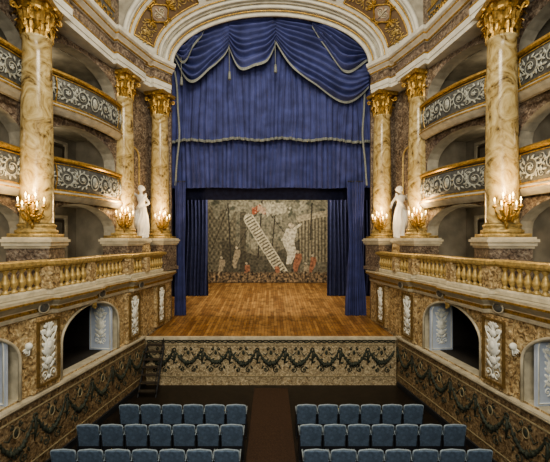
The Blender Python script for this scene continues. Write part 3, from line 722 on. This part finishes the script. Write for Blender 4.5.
def swag(pa,pb,sag,seed,folds=7,y=15.45,push=0,a_=.13):
    xa,za=PX(pa[0],y),PZ(pa[1],y); xb,zb_=PX(pb[0],y),PZ(pb[1],y); S=(sag)/370*y
    def fn(u,v):
        x=xa+(xb-xa)*u; base=za+(zb_-za)*u; cat=4*u*(1-u)*(1+.25*math.sin(2*pi*u+seed))
        top=arcz(x)-.12
        vv=v
        z=(top*(1-vv)+base*vv) - S*cat*vv**1.3
        am=a_*(.3+cat*.9); nz=noise.noise(Vector((u*1.7+seed,v*2.4,seed)))
        return (x, y-push-.10*cat*vv-am*math.sin(vv*folds*2*pi+seed+1.9*u+3.2*nz)*(1+.7*nz)-.03*math.sin(u*30+3*nz)*(1-cat), z)
    part(R,'swag',MB().grid(fn,44,90),'blueswag',True,world=True)
    part(R,'fringe',MB().grid(lambda u,v:(fn(u,1)[0],fn(u,1)[1]-.05,fn(u,1)[2]+.05-v*.12),44,3),'fringe',True,world=True)
swag((174,56),(229,47),29,0); swag((229,47),(276,43),29,1.3); swag((276,43),(369,86),31,2.1,9); swag((312,26),(370,58),22,4.1,6,15.33)
swag((174,50),(204,30),18,6.1,5,15.33)
for px,py,ln in((229,47,34),(275,43,30),(181,60,24)):
    y=15.16; x=PX(px,y); z=PZ(py,y); l=ln/370*y
    mb=MB().tube([(x,y,z+.1),(x+.02,y,z-l*.75)],.016,6); mb.ell((x+.02,y,z-l*.75),(.05,.05,.06),8,6); mb.lathe([(.04,0),(.055,-.08),(.07,-.28),(.05,-.30)],10,(x+.02,y,z-l*.75))
    part(R,'tassel',mb,'fringe',True,world=True)
def leg(x0,x1,zt,y,amp,npl,label,mat='blue',flare=.05,pinch=0):
    R=thing('curtain_leg',label,'curtain',((x0+x1)/2,y,STAGEZ(y)))
    part(R,'drape',MB().grid(pleat(x0,x1,zt,STAGEZ(y)+.02,y,amp,npl,random.random()*9,flare,pinch),100,30),mat,True,world=True)
    part(R,'batten',MB().tube([(x0,y,zt-.02),(x1,y,zt-.02)],.03,6),'seatdark',world=True)
leg(-4.05,-3.62,7.6,15.66,.07,5,'blue velvet side drape falling beside the proscenium',pinch=.10)
leg(3.22,3.94,7.6,15.66,.08,7,'blue velvet side drape gathered beside the proscenium',flare=.16,pinch=.22)
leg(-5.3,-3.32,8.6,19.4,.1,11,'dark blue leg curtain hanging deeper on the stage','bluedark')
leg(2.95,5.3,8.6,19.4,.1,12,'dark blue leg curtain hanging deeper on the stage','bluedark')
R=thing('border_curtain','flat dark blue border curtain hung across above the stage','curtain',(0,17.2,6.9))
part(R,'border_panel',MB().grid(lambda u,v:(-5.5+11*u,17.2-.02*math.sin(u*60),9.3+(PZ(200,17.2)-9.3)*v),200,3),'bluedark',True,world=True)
# ------------------------------------------------------------------ backdrop
def lerp(a,b,t): return tuple(x+(y-x)*t for x,y in zip(a,b))
def sd(px,py,ax,ay,bx,by):
    dx,dy=bx-ax,by-ay; t=max(0,min(1,((px-ax)*dx+(py-ay)*dy)/(dx*dx+dy*dy))); return math.hypot(px-ax-dx*t,py-ay-dy*t)
def paint(px,py):
    n=noise.fractal(Vector((px*.06,py*.06,1)),1,2,5); n2=noise.fractal(Vector((px*.45,py*.45,4)),1,2,4); n3=noise.fractal(Vector((px*.16,py*.16,9)),1,2,4)
    t=(py-198)/85
    c=lerp((.20,.19,.14),(.13,.115,.08),t); c=lerp(c,(.34,.32,.235),max(0,min(1,n*1.5+.1))*(1-t*.6)); c=lerp(c,(.08,.085,.06),max(0,min(1,n3*1.6-.1)))
    if px<236 and py>212+6*math.sin(px*.5)+ (px-208)*.2:
        c=lerp((.07,.065,.045),(.21,.185,.125),.5+.5*math.sin(px*1.4)*math.sin(py*.9))
    if 240<px<246 and py>212: c=(.09,.08,.055)
    if px>298 and py>222-(px-298)*.2 and py<262:
        c=lerp((.27,.24,.165),(.09,.08,.055),.5+.5*math.sin(px*1.9))
    if px>296 and 216<py+ (px-298)*.2<222: c=(.34,.30,.21)
    if 222<px<300 and py>246+10*math.cos((px-262)*.06): c=lerp(c,(.05,.045,.032),.65)
    for l in ((228,204,231,262,.6),(262,201,258,258,.7),(276,205,272,250,.6),(262,204,232,256,.35),(262,204,298,250,.35),(228,206,212,250,.35),(312,203,310,240,.6)):
        if sd(px,py,*l[:4])<l[4]: c=(.045,.038,.028)
    if 252<px<266 and 206+1.5*math.sin(px*.6)<py<213+1.5*math.sin(px*.6): c=(.30,.09,.045)
    if math.hypot((px-272)/16,(py-209)/6)<1+.4*n2: c=lerp(c,(.42,.39,.29),.6)
    d=sd(px,py,249,219,287,280)
    if d<5.4:
        q=(px*.53+py*.85); c=(.46,.425,.315) if (math.sin(q*2.0)>-.15 or d>4.3) else (.13,.115,.08)
    for fx,fy,h in((290,222,42),(297,250,24),(236,246,22),(276,264,16),(312,254,20),(221,256,20),(305,262,18),(246,262,18)):
        w=h*.09*(1.1+.5*math.sin((py-fy)/h*4)); hx=fx+1.4*math.sin((py-fy)*.25)
        if fy+h*.16<py<fy+h and abs(px-hx)<w: c=(.50,.465,.36) if h>30 else lerp((.26,.12,.07),(.30,.25,.17),(fx%3)/2)
        if math.hypot(px-hx,py-fy-h*.08)<h*.065: c=(.42,.36,.26)
    if sd(px,py,290,232,301,224)<1.2 or sd(px,py,290,232,282,240)<1.1: c=(.48,.44,.33)
    if py>272+3*n2: c=lerp((.06,.045,.032),(.24,.17,.10),.5+n2)
    k=.90+.65*n2
    return tuple(max(.01,min(1,x*k)) for x in c)
by=23.0; x0,x1=PX(201,by),PX(332,by); z0=STAGEZ(by)+.03; z1=PZ(190,by); nu,nv=330,210
mb=MB().grid(lambda u,v:(x0+(x1-x0)*u,by-.03*math.sin(u*9),z0+(z1-z0)*v),nu,nv)
me=mb.mesh('painted_backdrop','canvas',True,recalc=False)
ca=me.color_attributes.new('paint','FLOAT_COLOR','POINT')
for i,v in enumerate(me.vertices):
    px=271+v.co.x/by*370; py=240-(v.co.z-5.1)/by*370; c=paint(px,py); ca.data[i].color=(*c,1)
R=thing('painted_backdrop','aged painted canvas backdrop of a harbour with ladder and figures','backdrop',(0,by,z0))
me.transform(Matrix.Translation((0,-by,-z0))); obj('canvas',me,R)
part(R,'batten',MB().tube([(x0,by,z1),(x1,by,z1)],.04,8),'seatdark',world=True)
# ------------------------------------------------------------------ seats
def rr_loop(w,z0,z1,r,n=6,crown=.02):
    pts=[(-w/2,z0),(w/2,z0)]
    for k in range(n+1):
        a=pi/2*k/n; pts.append((w/2-r+r*math.cos(a),z1-r+r*math.sin(a)))
    if crown: pts.append((0,z1+crown))
    for k in range(n+1):
        a=pi/2+pi/2*k/n; pts.append((-w/2+r+r*math.cos(a),z1-r+r*math.sin(a)))
    return pts
def build_seat():
    R=thing('theatre_seat','grey-blue upholstered theatre seat with pale back rim and armrests','theatre seat',(0,0,0),0,'rows of blue theatre seats')
    cv=lambda x,y,z:(x,y-.35*x*x-(z-.4)*.16+.03,z)
    mb=MB().poly([rr_loop(.485,.34,.845,.035,5,.012)],-.018,.022); mb.map(cv); bevel(part(R,'backrest',mb,'seatblue'),.008)
    lp=rr_loop(.49,.66,.855,.04,5,.012)[1:]; lp=lp+[(-.245,.66)]
    part(R,'back_rim',MB().tube([cv(p[0],.0,p[1]) for p in lp],.018,8),'seatrim',True)
    bevel(part(R,'seat_cushion',MB().poly([rr_loop(.44,.38,.47,.03,4,0)],.06,.50),'seatblue'),.02)
    for s in(-1,1):
        mb=MB().tube([(s*.25,-.02,.62),(s*.25,.12,.65),(s*.25,.34,.64),(s*.25,.40,.57)],[.018,.022,.022,.016],8); part(R,'armrest',mb,'seatrim',True)
        mb=MB().poly([[(-.016,.0),(.016,.0),(.016,.60),(-.016,.60)]],-.02,.34); mb.map(lambda x,y,z:(x+s*.25,y,z)); mb.box((s*.25,.16,.015),(.045,.46,.03)); part(R,'side_frame',mb,'seatdark')
    part(R,'back_shell',MB().poly([rr_loop(.45,.22,.36,.02,3,0)],-.0,.05),'seatdark')
    return R
ST=build_seat(); first=True
for ry,n in ((9.56,6),(8.53,7),(7.52,7)):
    for s in(-1,1):
        for k in range(n):
            x=s*(.62+.275+.55*k); loc=(x+(.02 if s>0 else 0),ry,0)
            if first: ST.location=loc; first=False
            else: copy_thing(ST,loc,0)
# ------------------------------------------------------------------ lights
def area(name,loc,tgt,e,sx,sy,col):
    l=bpy.data.lights.new(name,'AREA'); l.shape='RECTANGLE'; l.size=sx; l.size_y=sy; l.energy=e; l.color=col
    o=bpy.data.objects.new(name,l); C.objects.link(o); o.location=loc
    o.rotation_euler=(Vector(tgt)-Vector(loc)).to_track_quat('-Z','Y').to_euler(); return o
area('auditorium_light',(0,3.0,13.5),(0,13,7),780,3.5,2.2,(1,.91,.74))
area('rear_fill',(0,-2,7.5),(0,14,7),580,4,2.5,(1,.94,.80))  # unseen fill added behind the camera
area('stage_fill',(0,17.7,8.6),(0,22.6,4.2),560,6,.6,(1,.88,.70))  # unseen fill added above the stage to brighten backdrop and floor
area('apron_light',(0,10.5,14.5),(0,14.3,1.6),280,4,1,(1,.88,.66))
w=bpy.data.worlds.new('world'); bpy.context.scene.world=w; w.use_nodes=True
w.node_tree.nodes['Background'].inputs[0].default_value=(.90,.87,.82,1); w.node_tree.nodes['Background'].inputs[1].default_value=.2
# ------------------------------------------------------------------ camera
cd=bpy.data.cameras.new('camera'); cam=bpy.data.objects.new('camera',cd); C.objects.link(cam)
cam.location=(0,0,5.1); cam.rotation_euler=(pi/2,0,0); cd.sensor_width=36; cd.lens=36*370/550
cd.shift_x=4/550; cd.shift_y=9/550; cd.clip_start=.05
bpy.context.scene.camera=cam
vs_=bpy.context.scene.view_settings; vs_.view_transform='AgX'
try: vs_.look='AgX - Medium High Contrast'
except Exception: pass
